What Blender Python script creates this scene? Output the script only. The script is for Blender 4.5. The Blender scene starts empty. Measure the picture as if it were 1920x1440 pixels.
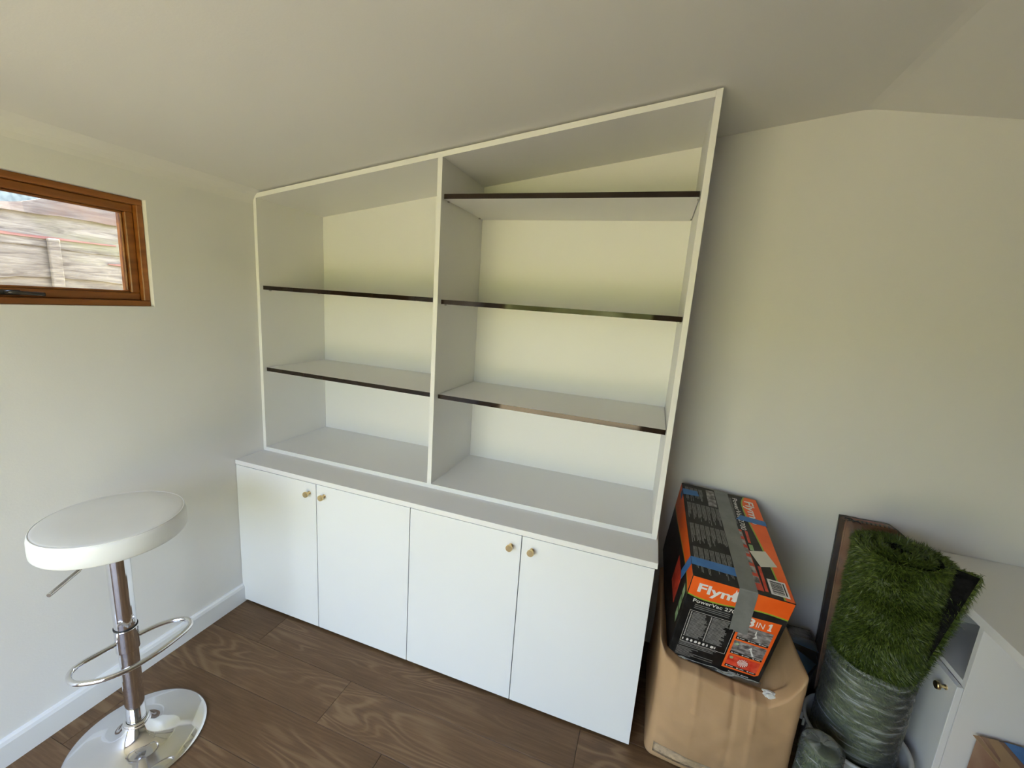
import bpy, bmesh, math, random
import numpy as np
from mathutils import Vector, Matrix, noise
random.seed(7)
rng = np.random.default_rng(7)
S = bpy.context.scene
COL = S.collection

# ------------------------------------------------------------------ camera
cam_d = bpy.data.cameras.new('camera'); cam = bpy.data.objects.new('camera', cam_d); COL.objects.link(cam)
yaw, pitch, roll, FPX = -0.3184, -0.1888, 0.0714, 782.431
F = Vector((math.sin(yaw)*math.cos(pitch), math.cos(yaw)*math.cos(pitch), math.sin(pitch)))
r0 = Vector((math.cos(yaw), -math.sin(yaw), 0)); u0 = r0.cross(F)
R = math.cos(roll)*r0 + math.sin(roll)*u0
U = -math.sin(roll)*r0 + math.cos(roll)*u0
cam.matrix_world = Matrix(((R.x, U.x, -F.x, 1.8866), (R.y, U.y, -F.y, -2.0254), (R.z, U.z, -F.z, 1.6432), (0, 0, 0, 1)))
cam_d.sensor_width = 36; cam_d.lens = FPX*36/1920; cam_d.clip_start = 0.02
S.camera = cam

# ------------------------------------------------------------------ light and exposure
S.view_settings.view_transform = 'Standard'; S.view_settings.look = 'None'
S.view_settings.gamma = 1.0; S.view_settings.use_curve_mapping = False
S.view_settings.exposure = -0.94
SKY = 22.0
w = bpy.data.worlds.new('world'); S.world = w; w.use_nodes = True
nt = w.node_tree; nt.nodes.clear()
out = nt.nodes.new('ShaderNodeOutputWorld'); bg = nt.nodes.new('ShaderNodeBackground')
tc = nt.nodes.new('ShaderNodeTexCoord'); sep = nt.nodes.new('ShaderNodeSeparateXYZ'); rp = nt.nodes.new('ShaderNodeValToRGB')
nt.links.new(tc.outputs['Generated'], sep.inputs[0]); nt.links.new(sep.outputs['Z'], rp.inputs[0])
rp.color_ramp.elements[0].position = 0.0; rp.color_ramp.elements[0].color = (0.69, 0.81, 1.0, 1)
rp.color_ramp.elements[1].position = 0.7; rp.color_ramp.elements[1].color = (0.48, 0.63, 1.0, 1)
nt.links.new(rp.outputs[0], bg.inputs[0]); bg.inputs[1].default_value = SKY
nt.links.new(bg.outputs[0], out.inputs[0])
DOOR = (0.15, 1.78, 0.0, 2.02)        # opening in the front wall: x0, x1, z0, z1
YF = -3.0                            # inner face of the front wall
WIN = (-1.70, -0.892, 1.533, 1.932)   # window opening in the left wall: y0, y1, z0, z1
def portal(name, loc, rot, sx, sy):
    d = bpy.data.lights.new(name, 'AREA'); d.shape = 'RECTANGLE'; d.size = sx; d.size_y = sy
    d.cycles.is_portal = True
    o = bpy.data.objects.new(name, d); o.location = loc; o.rotation_euler = rot; COL.objects.link(o)
sun_d = bpy.data.lights.new('sun', 'SUN'); sun_d.energy = 150.0; sun_d.angle = math.radians(1.5); sun_d.color = (1.0, .93, .80)
sun = bpy.data.objects.new('sun', sun_d); COL.objects.link(sun)
sun.rotation_euler = (math.radians(-38), math.radians(-6), 0)     # shines from behind the back wall onto the garden in front of the door
portal('daylight_portal', ((DOOR[0]+DOOR[1])/2, YF-0.10, 1.01), (math.radians(90), 0, 0), 1.63, 2.02)
portal('window_portal', (-0.13, (WIN[0]+WIN[1])/2, (WIN[2]+WIN[3])/2), (0, math.radians(-90), 0), 0.4, 0.8)

# ------------------------------------------------------------------ materials
def mat(name, color=(.8, .8, .8), rough=.5, metal=0.0, spec=0.5, bump=None, var=None, coat=0.0):
    m = bpy.data.materials.new(name); m.use_nodes = True; n = m.node_tree; b = n.nodes['Principled BSDF']
    b.inputs['Base Color'].default_value = (*color, 1); b.inputs['Roughness'].default_value = rough
    b.inputs['Metallic'].default_value = metal; b.inputs['Specular IOR Level'].default_value = spec
    b.inputs['Coat Weight'].default_value = coat
    t = n.nodes.new('ShaderNodeTexCoord')
    def nz(scale, detail=4, vec=None, stretch=None):
        x = n.nodes.new('ShaderNodeTexNoise'); x.inputs['Scale'].default_value = scale; x.inputs['Detail'].default_value = detail
        if stretch:
            mp = n.nodes.new('ShaderNodeMapping'); mp.inputs['Scale'].default_value = stretch
            n.links.new(t.outputs['Object'], mp.inputs[0]); n.links.new(mp.outputs[0], x.inputs['Vector'])
        else: n.links.new(t.outputs['Object'], x.inputs['Vector'])
        return x
    if bump:   # (scale, strength, distance[, stretch])
        x = nz(bump[0], 5, stretch=bump[3] if len(bump) > 3 else None)
        bp = n.nodes.new('ShaderNodeBump'); bp.inputs['Strength'].default_value = bump[1]; bp.inputs['Distance'].default_value = bump[2]
        n.links.new(x.outputs[0], bp.inputs['Height']); n.links.new(bp.outputs[0], b.inputs['Normal'])
    if var:    # (scale, colorB, stretch, lo, hi)
        x = nz(var[0], 5, stretch=var[2]); r = n.nodes.new('ShaderNodeValToRGB')
        r.color_ramp.elements[0].position = var[3]; r.color_ramp.elements[1].position = var[4]
        r.color_ramp.elements[0].color = (*color, 1); r.color_ramp.elements[1].color = (*var[1], 1)
        n.links.new(x.outputs[0], r.inputs[0]); n.links.new(r.outputs[0], b.inputs['Base Color'])
    return m
M = {}
M['paint'] = mat('wall_paint', (.785, .775, .75), .55, bump=(160, .12, .002), var=(1.6, (.80, .79, .765), None, .35, .65))
M['ceiling'] = mat('ceiling_paint', (.80, .785, .75), .7, bump=(160, .12, .002), var=(1.2, (.815, .80, .765), None, .35, .65))
M['gloss'] = mat('skirting_gloss', (.82, .83, .83), .3, bump=(60, .05, .001), var=(3, (.80, .81, .81), None, .3, .7))
M['melamine'] = mat('white_melamine', (.81, .80, .785), .46, bump=(400, .06, .0006), var=(2.2, (.825, .815, .80), None, .3, .7))
M['door_w'] = mat('white_door_board', (.83, .835, .835), .30, bump=(400, .05, .0006), var=(2.0, (.81, .815, .82), None, .3, .7))
M['edge'] = mat('black_brown_gloss_edging', (.012, .007, .005), .06, spec=.28, bump=(6, .05, .002), var=(8, (.02, .012, .008), None, .4, .6))
M['brass'] = mat('brushed_brass', (.83, .66, .36), .28, 1.0, bump=(300, .1, .0005), var=(40, (.75, .58, .30), None, .4, .6))
M['brass_d'] = mat('brass_shank', (.55, .42, .22), .3, 1.0, var=(40, (.5, .38, .2), None, .4, .6))
M['chrome'] = mat('polished_chrome', (.80, .80, .81), .06, 1.0, var=(5, (.76, .76, .78), None, .4, .6))
M['steel'] = mat('satin_steel', (.55, .54, .52), .22, 1.0, var=(30, (.5, .48, .46), None, .4, .6))
M['seat'] = mat('white_leatherette', (.80, .80, .77), .42, bump=(500, .15, .0006), var=(4, (.77, .77, .74), None, .4, .65))
M['dark'] = mat('subfloor_and_gap_shade', (.015, .014, .013), .7, var=(8, (.022, .02, .018), None, .4, .6))
M['rubber'] = mat('black_rubber', (.012, .012, .012), .5, var=(30, (.02, .02, .02), None, .4, .6))
M['timber'] = mat('stained_timber', (.16, .050, .009), .35, bump=(20, .15, .001, (1, .12, 1)), var=(30, (.31, .115, .024), (1, .08, 1), .3, .7))
M['handle'] = mat('black_window_handle', (.02, .018, .016), .22, var=(30, (.035, .03, .028), None, .4, .6))
M['card'] = mat('brown_cardboard', (.39, .25, .13), .75, bump=(90, .2, .0015), var=(7, (.46, .30, .16), None, .3, .7))
M['card_d'] = mat('printed_brown_cardboard', (.26, .13, .08), .7, bump=(60, .2, .0015), var=(9, (.36, .22, .14), None, .35, .65))
M['box_k'] = mat('black_print', (.007, .007, .007), .35, spec=.25, var=(14, (.02, .02, .02), None, .4, .6))
M['box_o'] = mat('orange_print', (.80, .11, .012), .33, var=(8, (.86, .14, .02), None, .4, .6))
M['box_g'] = mat('lime_print', (.24, .36, .03), .35, var=(8, (.3, .4, .05), None, .4, .6))
M['box_gl'] = mat('pale_green_print', (.22, .36, .16), .4, var=(20, (.36, .5, .28), None, .4, .6))
M['box_w'] = mat('white_print', (.80, .78, .75), .4, var=(30, (.74, .72, .7), None, .4, .6))
M['box_gy'] = mat('grey_fine_print', (.16, .16, .16), .4, var=(60, (.24, .24, .24), None, .4, .6))
M['box_r'] = mat('red_print', (.45, .03, .012), .35, var=(30, (.62, .06, .03), None, .4, .6))
M['photo'] = mat('printed_photo', (.08, .07, .07), .35, var=(45, (.38, .36, .36), (1, 1, 2.2), .38, .66))
M['photo_r'] = mat('printed_red_photo', (.55, .02, .01), .35, var=(40, (.75, .10, .05), None, .35, .65))
M['duct'] = mat('grey_duct_tape', (.15, .158, .155), .32, bump=(35, .3, .002), var=(18, (.19, .20, .195), None, .35, .65))
M['blue'] = mat('blue_masking_tape', (.035, .15, .42), .5, bump=(60, .2, .001), var=(20, (.05, .19, .48), None, .35, .65))
M['sticker'] = mat('cream_sticker', (.66, .63, .54), .5, var=(20, (.7, .67, .58), None, .35, .65))
M['tub'] = mat('white_plastic', (.58, .59, .57), .35, var=(10, (.66, .67, .65), None, .35, .65))
M['backing'] = mat('black_turf_backing', (.004, .004, .004), .95, spec=.1, bump=(200, .3, .002), var=(60, (.012, .012, .012), None, .35, .65))
M['grass'] = mat('turf_blades', (.022, .040, .004), .42, var=(110, (.125, .180, .024), None, .36, .68))
M['grass_w'] = mat('pressed_turf', (.045, .062, .014), .6, bump=(40, .6, .006, (1, 1, 5)), var=(30, (.11, .135, .04), (1, 1, 4), .3, .7))
M['lawn'] = mat('lawn', (.26, .235, .05), .9, var=(3, (.32, .29, .08), None, .35, .65))
M['bounce_paving'] = mat('bounce_paving', (.46, .365, .21), .85, var=(3, (.54, .43, .26), None, .35, .65))

def film(name, streak=(30, 30, 5), lo=.5, hi=.72, base=.10, tint=(.80, .83, .80), uv=False, rotz=0):
    m = bpy.data.materials.new(name); m.use_nodes = True; n = m.node_tree; n.nodes.clear()
    o = n.nodes.new('ShaderNodeOutputMaterial'); tr = n.nodes.new('ShaderNodeBsdfTransparent'); b = n.nodes.new('ShaderNodeBsdfPrincipled')
    b.inputs['Base Color'].default_value = (*tint, 1); b.inputs['Roughness'].default_value = .18
    t = n.nodes.new('ShaderNodeTexCoord'); mp = n.nodes.new('ShaderNodeMapping'); mp.inputs['Scale'].default_value = streak
    mp.inputs['Rotation'].default_value = (0, 0, rotz)
    x = n.nodes.new('ShaderNodeTexNoise'); x.inputs['Scale'].default_value = 1.0; x.inputs['Detail'].default_value = 4; x.inputs['Distortion'].default_value = .5
    n.links.new(t.outputs['UV' if uv else 'Object'], mp.inputs[0]); n.links.new(mp.outputs[0], x.inputs['Vector'])
    r = n.nodes.new('ShaderNodeValToRGB'); r.color_ramp.elements[0].position = lo; r.color_ramp.elements[1].position = hi
    r.color_ramp.elements[0].color = (base, base, base, 1); r.color_ramp.elements[1].color = (.75, .75, .75, 1)
    n.links.new(x.outputs[0], r.inputs[0])
    bp = n.nodes.new('ShaderNodeBump'); bp.inputs['Strength'].default_value = .8; bp.inputs['Distance'].default_value = .004
    n.links.new(x.outputs[0], bp.inputs['Height']); n.links.new(bp.outputs[0], b.inputs['Normal'])
    fr = n.nodes.new('ShaderNodeFresnel'); fr.inputs[0].default_value = 1.45; n.links.new(bp.outputs[0], fr.inputs['Normal'])
    mx = n.nodes.new('ShaderNodeMath'); mx.operation = 'MAXIMUM'; n.links.new(fr.outputs[0], mx.inputs[0]); n.links.new(r.outputs[0], mx.inputs[1])
    ms = n.nodes.new('ShaderNodeMixShader'); n.links.new(mx.outputs[0], ms.inputs[0]); n.links.new(tr.outputs[0], ms.inputs[1]); n.links.new(b.outputs[0], ms.inputs[2])
    n.links.new(ms.outputs[0], o.inputs[0]); return m
M['film'] = film('stretch_film', streak=(9, 75, 1), lo=.50, hi=.80, base=.12, tint=(.62, .66, .60), uv=True, rotz=.45)
M['film2'] = film('clear_plastic_wrap', streak=(14, 14, 14), lo=.56, hi=.95, base=.03, tint=(.42, .42, .40))
M['clear'] = film('clear_packing_tape', streak=(40, 40, 40), lo=.4, hi=.9, base=.08, tint=(.62, .48, .32))

def glass():
    m = bpy.data.materials.new('window_glass'); m.use_nodes = True; n = m.node_tree; n.nodes.clear()
    o = n.nodes.new('ShaderNodeOutputMaterial'); tr = n.nodes.new('ShaderNodeBsdfTransparent'); g = n.nodes.new('ShaderNodeBsdfGlossy')
    g.inputs['Roughness'].default_value = .01; fr = n.nodes.new('ShaderNodeFresnel'); fr.inputs[0].default_value = 1.45
    ms = n.nodes.new('ShaderNodeMixShader'); n.links.new(fr.outputs[0], ms.inputs[0]); n.links.new(tr.outputs[0], ms.inputs[1]); n.links.new(g.outputs[0], ms.inputs[2])
    n.links.new(ms.outputs[0], o.inputs[0]); return m
M['glass'] = glass()

def wood_floor():
    m = bpy.data.materials.new('oak_vinyl_plank'); m.use_nodes = True; n = m.node_tree; b = n.nodes['Principled BSDF']
    L = n.links.new; N = n.nodes.new
    t = N('ShaderNodeTexCoord'); oi = N('ShaderNodeObjectInfo')
    cx = N('ShaderNodeCombineXYZ'); mu = N('ShaderNodeMath'); mu.operation = 'MULTIPLY'; mu.inputs[1].default_value = 37.0
    L(oi.outputs['Random'], mu.inputs[0]); L(mu.outputs[0], cx.inputs[0]); L(mu.outputs[0], cx.inputs[1]); L(mu.outputs[0], cx.inputs[2])
    ad = N('ShaderNodeVectorMath'); ad.operation = 'ADD'; L(t.outputs['Object'], ad.inputs[0]); L(cx.outputs[0], ad.inputs[1])
    # long contour grain (cathedrals)
    mp = N('ShaderNodeMapping'); mp.inputs['Scale'].default_value = (1.35, 6.5, 1); L(ad.outputs[0], mp.inputs[0])
    n1 = N('ShaderNodeTexNoise'); n1.inputs['Scale'].default_value = 1.0; n1.inputs['Detail'].default_value = 1.6; n1.inputs['Distortion'].default_value = .55; L(mp.outputs[0], n1.inputs['Vector'])
    k = N('ShaderNodeMath'); k.operation = 'MULTIPLY'; k.inputs[1].default_value = 105.0; L(n1.outputs[0], k.inputs[0])
    s = N('ShaderNodeMath'); s.operation = 'SINE'; L(k.outputs[0], s.inputs[0])
    # strength mask for the contours
    mp3 = N('ShaderNodeMapping'); mp3.inputs['Scale'].default_value = (1.6, 5.0, 1); mp3.inputs['Location'].default_value = (9, 4, 0); L(ad.outputs[0], mp3.inputs[0])
    n3 = N('ShaderNodeTexNoise'); n3.inputs['Scale'].default_value = 1.3; n3.inputs['Detail'].default_value = 2; L(mp3.outputs[0], n3.inputs['Vector'])
    msk = N('ShaderNodeMapRange'); msk.inputs[1].default_value = .38; msk.inputs[2].default_value = .60; L(n3.outputs[0], msk.inputs[0])
    sm = N('ShaderNodeMath'); sm.operation = 'MULTIPLY'; L(s.outputs[0], sm.inputs[0]); L(msk.outputs[0], sm.inputs[1])
    # fine pores
    mp2 = N('ShaderNodeMapping'); mp2.inputs['Scale'].default_value = (9, 160, 1); L(ad.outputs[0], mp2.inputs[0])
    n2 = N('ShaderNodeTexNoise'); n2.inputs['Scale'].default_value = 1.0; n2.inputs['Detail'].default_value = 5; L(mp2.outputs[0], n2.inputs['Vector'])
    base = N('ShaderNodeValToRGB'); base.color_ramp.elements[0].position = .30; base.color_ramp.elements[1].position = .72
    base.color_ramp.elements[0].color = (.092, .052, .024, 1); base.color_ramp.elements[1].color = (.180, .108, .055, 1)
    e = base.color_ramp.elements.new(.5); e.color = (.130, .075, .037, 1)
    # broad tone + plank tone + pores
    a1 = N('ShaderNodeMath'); a1.operation = 'MULTIPLY_ADD'; a1.inputs[1].default_value = .55; L(n2.outputs[0], a1.inputs[0])
    a2 = N('ShaderNodeMath'); a2.operation = 'MULTIPLY_ADD'; a2.inputs[1].default_value = .14; a2.inputs[2].default_value = -.07; L(oi.outputs['Random'], a2.inputs[0])
    a3 = N('ShaderNodeMath'); a3.operation = 'MULTIPLY_ADD'; a3.inputs[1].default_value = .45; L(n3.outputs[0], a3.inputs[0]); L(a2.outputs[0], a3.inputs[2])
    L(a3.outputs[0], a1.inputs[2]); L(a1.outputs[0], base.inputs[0])
    mixl = N('ShaderNodeMixRGB'); mixl.inputs[2].default_value = (.27, .185, .10, 1); L(base.outputs[0], mixl.inputs[1])
    pos = N('ShaderNodeMapRange'); pos.inputs[1].default_value = .15; pos.inputs[2].default_value = 1.0; pos.inputs[4].default_value = .40; L(sm.outputs[0], pos.inputs[0]); L(pos.outputs[0], mixl.inputs[0])
    mixd = N('ShaderNodeMixRGB'); mixd.inputs[2].default_value = (.072, .046, .028, 1); L(mixl.outputs[0], mixd.inputs[1])
    neg = N('ShaderNodeMapRange'); neg.inputs[1].default_value = -.2; neg.inputs[2].default_value = -1.0; neg.inputs[4].default_value = .32; L(sm.outputs[0], neg.inputs[0]); L(neg.outputs[0], mixd.inputs[0])
    L(mixd.outputs[0], b.inputs['Base Color']); b.inputs['Roughness'].default_value = .42; b.inputs['Specular IOR Level'].default_value = .3
    bp = N('ShaderNodeBump'); bp.inputs['Strength'].default_value = .12; bp.inputs['Distance'].default_value = .001; L(n2.outputs[0], bp.inputs['Height']); L(bp.outputs[0], b.inputs['Normal'])
    return m
M['floor'] = wood_floor()

def weathered(name, a, b_, red):
    m = bpy.data.materials.new(name); m.use_nodes = True; n = m.node_tree; b = n.nodes['Principled BSDF']; L = n.links.new; N = n.nodes.new
    t = N('ShaderNodeTexCoord'); mp = N('ShaderNodeMapping'); mp.inputs['Scale'].default_value = (1, 5, 45); L(t.outputs['Object'], mp.inputs[0])
    x = N('ShaderNodeTexNoise'); x.inputs['Scale'].default_value = 1.4; x.inputs['Detail'].default_value = 10; x.inputs['Roughness'].default_value = .68; x.inputs['Distortion'].default_value = .6; L(mp.outputs[0], x.inputs['Vector'])
    r = N('ShaderNodeValToRGB'); r.color_ramp.elements[0].position = .34; r.color_ramp.elements[1].position = .66
    r.color_ramp.elements[0].color = (*a, 1); r.color_ramp.elements[1].color = (*b_, 1); L(x.outputs[0], r.inputs[0])
    mp2 = N('ShaderNodeMapping'); mp2.inputs['Scale'].default_value = (1, 3, 7); mp2.inputs['Location'].default_value = (3, 1, 2); L(t.outputs['Object'], mp2.inputs[0])
    y = N('ShaderNodeTexNoise'); y.inputs['Scale'].default_value = 1.2; y.inputs['Detail'].default_value = 4; L(mp2.outputs[0], y.inputs['Vector'])
    mr = N('ShaderNodeMapRange'); mr.inputs[1].default_value = .52; mr.inputs[2].default_value = .68; mr.inputs[4].default_value = .6; L(y.outputs[0], mr.inputs[0])
    mx = N('ShaderNodeMixRGB'); mx.inputs[2].default_value = (*red, 1); L(mr.outputs[0], mx.inputs[0]); L(r.outputs[0], mx.inputs[1]); L(mx.outputs[0], b.inputs['Base Color'])
    b.inputs['Roughness'].default_value = .8
    bp = N('ShaderNodeBump'); bp.inputs['Strength'].default_value = .4; bp.inputs['Distance'].default_value = .003; L(x.outputs[0], bp.inputs['Height']); L(bp.outputs[0], b.inputs['Normal'])
    return m
M['fence'] = weathered('weathered_fence_board', (.085, .062, .042), (.27, .23, .165), (.17, .155, .07))
M['fence_top'] = weathered('peach_fence_board', (.075, .045, .03), (.17, .135, .095), (.16, .09, .05))
M['bark'] = mat('red_brown_bark_edge', (.20, .075, .055), .8, var=(20, (.28, .14, .10), (1, .3, 2), .35, .65))

# ------------------------------------------------------------------ mesh helpers
ORG = {}
def link(name, me, m=None, parent=None):
    o = bpy.data.objects.new(name, me); COL.objects.link(o)
    if m: me.materials.append(m)
    if parent is not None: o.parent = parent
    return o
def obj(name, bm, m, parent=None, smooth=False, world=True):
    """bm in world coordinates (world=True) or already in the thing's own frame."""
    if parent is not None and world:
        v = ORG.get(parent.name, Vector((0, 0, 0))); bmesh.ops.translate(bm, verts=bm.verts, vec=-v)
    me = bpy.data.meshes.new(name); bmesh.ops.recalc_face_normals(bm, faces=bm.faces); bm.to_mesh(me); bm.free()
    if smooth:
        for p in me.polygons: p.use_smooth = True
    o = link(name, me, m, parent)
    if parent is not None: ORG[o.name] = ORG.get(parent.name, Vector((0, 0, 0)))
    return o
def empty(name, loc, label=None, cat=None, group=None, kind=None):
    o = bpy.data.objects.new(name, None); COL.objects.link(o); o.location = loc; o.empty_display_size = .05
    ORG[o.name] = Vector(loc); return tag(o, label, cat, group, kind)
def tag(o, label=None, cat=None, group=None, kind=None):
    if label: o['label'] = label
    if cat: o['category'] = cat
    if group: o['group'] = group
    if kind: o['kind'] = kind
    return o
def add_box(bm, x0, x1, y0, y1, z0, z1, bev=0.0):
    vs = [bm.verts.new(p) for p in ((x0,y0,z0),(x1,y0,z0),(x1,y1,z0),(x0,y1,z0),(x0,y0,z1),(x1,y0,z1),(x1,y1,z1),(x0,y1,z1))]
    fs = [bm.faces.new([vs[i] for i in f]) for f in ((3,2,1,0),(4,5,6,7),(0,1,5,4),(1,2,6,5),(2,3,7,6),(3,0,4,7))]
    if bev > 0:
        es = list({e for f in fs for e in f.edges}); bmesh.ops.bevel(bm, geom=es, offset=bev, segments=1, affect='EDGES')
    return bm
def box(*a, bev=0.0): return add_box(bmesh.new(), *a, bev=bev)
def prism_y(poly, y0, y1):      # polygon in xz extruded along y
    bm = bmesh.new(); a = [bm.verts.new((p[0], y0, p[1])) for p in poly]; b = [bm.verts.new((p[0], y1, p[1])) for p in poly]
    bm.faces.new(a); bm.faces.new(b[::-1]); n = len(poly)
    for i in range(n): bm.faces.new((a[i], b[i], b[(i+1) % n], a[(i+1) % n]))
    return bm
def prism_x(poly, x0, x1):      # polygon in yz extruded along x
    bm = bmesh.new(); a = [bm.verts.new((x0, p[0], p[1])) for p in poly]; b = [bm.verts.new((x1, p[0], p[1])) for p in poly]
    bm.faces.new(a); bm.faces.new(b[::-1]); n = len(poly)
    for i in range(n): bm.faces.new((a[i], b[i], b[(i+1) % n], a[(i+1) % n]))
    return bm
def lathe(profile, cx, cy, seg=64, bm=None):
    bm = bm or bmesh.new(); rings = []
    for r, z in profile:
        if r < 1e-6: rings.append([bm.verts.new((cx, cy, z))])
        else: rings.append([bm.verts.new((cx+r*math.cos(2*math.pi*i/seg), cy+r*math.sin(2*math.pi*i/seg), z)) for i in range(seg)])
    for a, b in zip(rings, rings[1:]):
        for i in range(seg):
            j = (i+1) % seg
            if len(a) == 1: bm.faces.new((a[0], b[i], b[j]))
            elif len(b) == 1: bm.faces.new((a[i], a[j], b[0]))
            else: bm.faces.new((a[i], a[j], b[j], b[i]))
    return bm
def tube(pts, r, seg=12, bm=None, closed=False):
    bm = bm or bmesh.new(); pts = [Vector(p) for p in pts]; n = len(pts); rings = []; up = Vector((0, 0, 1))
    for i, p in enumerate(pts):
        if closed: d = pts[(i+1) % n] - pts[i-1]
        else: d = pts[min(i+1, n-1)] - pts[max(i-1, 0)]
        d.normalize(); s = d.cross(up)
        if s.length < 1e-3: s = d.cross(Vector((1, 0, 0)))
        s.normalize(); t = s.cross(d)
        rings.append([bm.verts.new(p + r*(math.cos(2*math.pi*k/seg)*s + math.sin(2*math.pi*k/seg)*t)) for k in range(seg)])
    for i in range(n if closed else n-1):
        a, b = rings[i], rings[(i+1) % n]
        for k in range(seg): bm.faces.new((a[k], a[(k+1) % seg], b[(k+1) % seg], b[k]))
    if not closed: bm.faces.new(rings[0][::-1]); bm.faces.new(rings[-1])
    return bm
def smooth_path(pts, it=3, closed=False):
    pts = [Vector(p) for p in pts]
    for _ in range(it):
        q = []; n = len(pts)
        rg = range(n) if closed else range(n-1)
        if not closed: q.append(pts[0])
        for i in rg:
            a, b = pts[i], pts[(i+1) % n]; q += [a*.75+b*.25, a*.25+b*.75]
        if not closed: q.append(pts[-1])
        pts = q
    return pts
def cyl_between(p, q, r, seg=24, bm=None): return tube([p, q], r, seg, bm)

# ================================================================== SETTING
RX, RW, YD = 2.53, 5.06, YF      # ridge x, room width, front wall y
SL, ZC = 0.1438, 2.0785          # ceiling slope, height at the left wall
ctop = lambda x: ZC + SL*x if x < RX else ZC + SL*(2*RX - x)
T = 0.14
def struct(name, bm, m, smooth=False): return tag(obj(name, bm, m, smooth=smooth), kind='structure')
struct('wall_back', prism_y([(-T, -.06), (RW+T, -.06), (RW+T, ctop(RW)+.05), (RX, ctop(RX)+.1), (-T, ZC+.05)], 0.0, T), M['paint'])
# left wall with window opening
bm = bmesh.new()
y0, y1, z0, z1 = WIN
add_box(bm, -T, 0, YD-T, y0, -.06, ZC); add_box(bm, -T, 0, y1, 0, -.06, ZC)
add_box(bm, -T, 0, y0, y1, -.06, z0); add_box(bm, -T, 0, y0, y1, z1, ZC)
struct('wall_left', bm, M['paint'])
struct('wall_right', box(RW, RW+T, YD-T, 0, -.06, ctop(RW)), M['paint'])
bm = bmesh.new(); dx0, dx1, _, dz1 = DOOR
for b_ in (prism_y([(0, -.06), (dx0, -.06), (dx0, ctop(dx0)), (0, ctop(0))], YD-T, YD),
           prism_y([(dx1, -.06), (RW, -.06), (RW, ctop(RW)), (RX, ctop(RX)), (dx1, ctop(dx1))], YD-T, YD),
           prism_y([(dx0, dz1), (dx1, dz1), (dx1, ctop(dx1)), (dx0, ctop(dx0))], YD-T, YD)):
    tmp = bpy.data.meshes.new('t'); b_.to_mesh(tmp); bm.from_mesh(tmp); b_.free(); bpy.data.meshes.remove(tmp)
struct('wall_front', bm, M['paint'])
# ceiling: two slopes with a small plaster cove along the left wall
cove = [(0.0, ZC-.055), (.004, ZC-.036), (.012, ZC-.020), (.026, ZC-.007), (.048, ctop(.048)), ]
poly = cove + [(RX-.05, ctop(RX-.05)), (RX-.015, ctop(RX)-.0035), (RX+.015, ctop(RX)-.0035), (RX+.05, ctop(RX+.05)), (RW, ctop(RW)), (RW+T, ctop(RW+T)), (RW+T, ctop(RW)+.2), (RX, ctop(RX)+.2), (-T, ZC+.18), (-T, ZC-.01), (-.002, ZC-.03)]
struct('ceiling', prism_y(poly, YD-T, 0.0), M['ceiling'])
# floor: sub-floor and individual planks
fl = struct('floor', box(-T, RW+T, YD-T, T, -.06, -.006), M['dark'])
PW, PL = 0.1965, 1.50
joint = {0: .305, 1: .84, 2: 1.14}
row_y = lambda k: -.575 - PW*k      # back edge of row k
k = -3
while row_y(k) > YD:
    yb, yf = min(row_y(k), 0), max(row_y(k)-PW, YD-.1)
    off = joint.get(k, random.uniform(0, PL)); x = off - PL*2
    while x < RW:
        a, b_ = max(x, 0.0), min(x+PL, RW)
        if b_ - a > .03 and yb - yf > .01:
            p = obj('plank', box(a+.0006, b_-.0006, yf+.0006, yb-.0006, -.006, 0.0, bev=.0008), M['floor'], fl, world=False)
        x += PL
    k += 1
# skirting
sk = lambda s: [(0, 0), (s*.016, 0), (s*.016, .082), (s*.012, .094), (s*.006, .1), (0, .1)]
struct('baseboard_left', prism_y(sk(1), YD, -.578), M['gloss'])
bm = prism_x([(0, 0), (-.016, 0), (-.016, .082), (-.012, .094), (-.006, .1), (0, .1)], 2.005, 3.0); struct('baseboard_back', bm, M['gloss'])
bm = prism_x([(YD, 0), (YD+.016, 0), (YD+.016, .082), (YD+.006, .1), (YD, .1)], dx1+.05, RW); struct('baseboard_front', bm, M['gloss'])
struct('baseboard_right', prism_y([(RW, 0), (RW-.016, 0), (RW-.016, .082), (RW-.006, .1), (RW, .1)], YD+.016, -.0), M['gloss'])

# window_1 in the left wall: frame, sash, pane, handle
wn = empty('window_1', (0, (y0+y1)/2, z0), 'brown stained timber window high on the left wall, looking onto a weathered fence', kind='structure')
def ring_x(xa, xb, ya, yb, za, zb, t, bev=.002):   # rectangular frame (four rails) in the yz plane
    bm = bmesh.new()
    add_box(bm, xa, xb, ya, yb, zb-t, zb, bev); add_box(bm, xa, xb, ya, yb, za, za+t, bev)
    add_box(bm, xa, xb, ya, ya+t, za+t, zb-t, bev); add_box(bm, xa, xb, yb-t, yb, za+t, zb-t, bev)
    return bm
g = .0005
obj('frame', ring_x(-.115, -.020, y0+g, y1-g, z0+g, z1-g, .021), M['timber'], wn)
sash = obj('sash', ring_x(-.095, -.040, y0+.022, y1-.022, z0+.022, z1-.022, .028, .003), M['timber'], wn)
obj('glazing_bead', ring_x(-.066, -.052, y0+.050, y1-.050, z0+.050, z1-.050, .008, .0025), M['timber'], sash)
obj('pane', box(-.074, -.070, y0+.049, y1-.049, z0+.049, z1-.049), M['glass'], sash)
bm = bmesh.new(); yc = -1.278
add_box(bm, -.040, -.034, yc-.03, yc+.03, z0+.028, z0+.044, .002); tube(smooth_path([(-.034, yc-.005, z0+.036), (-.014, yc-.002, z0+.037), (-.010, yc+.025, z0+.036), (-.012, yc+.075, z0+.034)], 2), .006, 10, bm)
hd = obj('handle', bm, M['handle'], wn, smooth=True)
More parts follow.
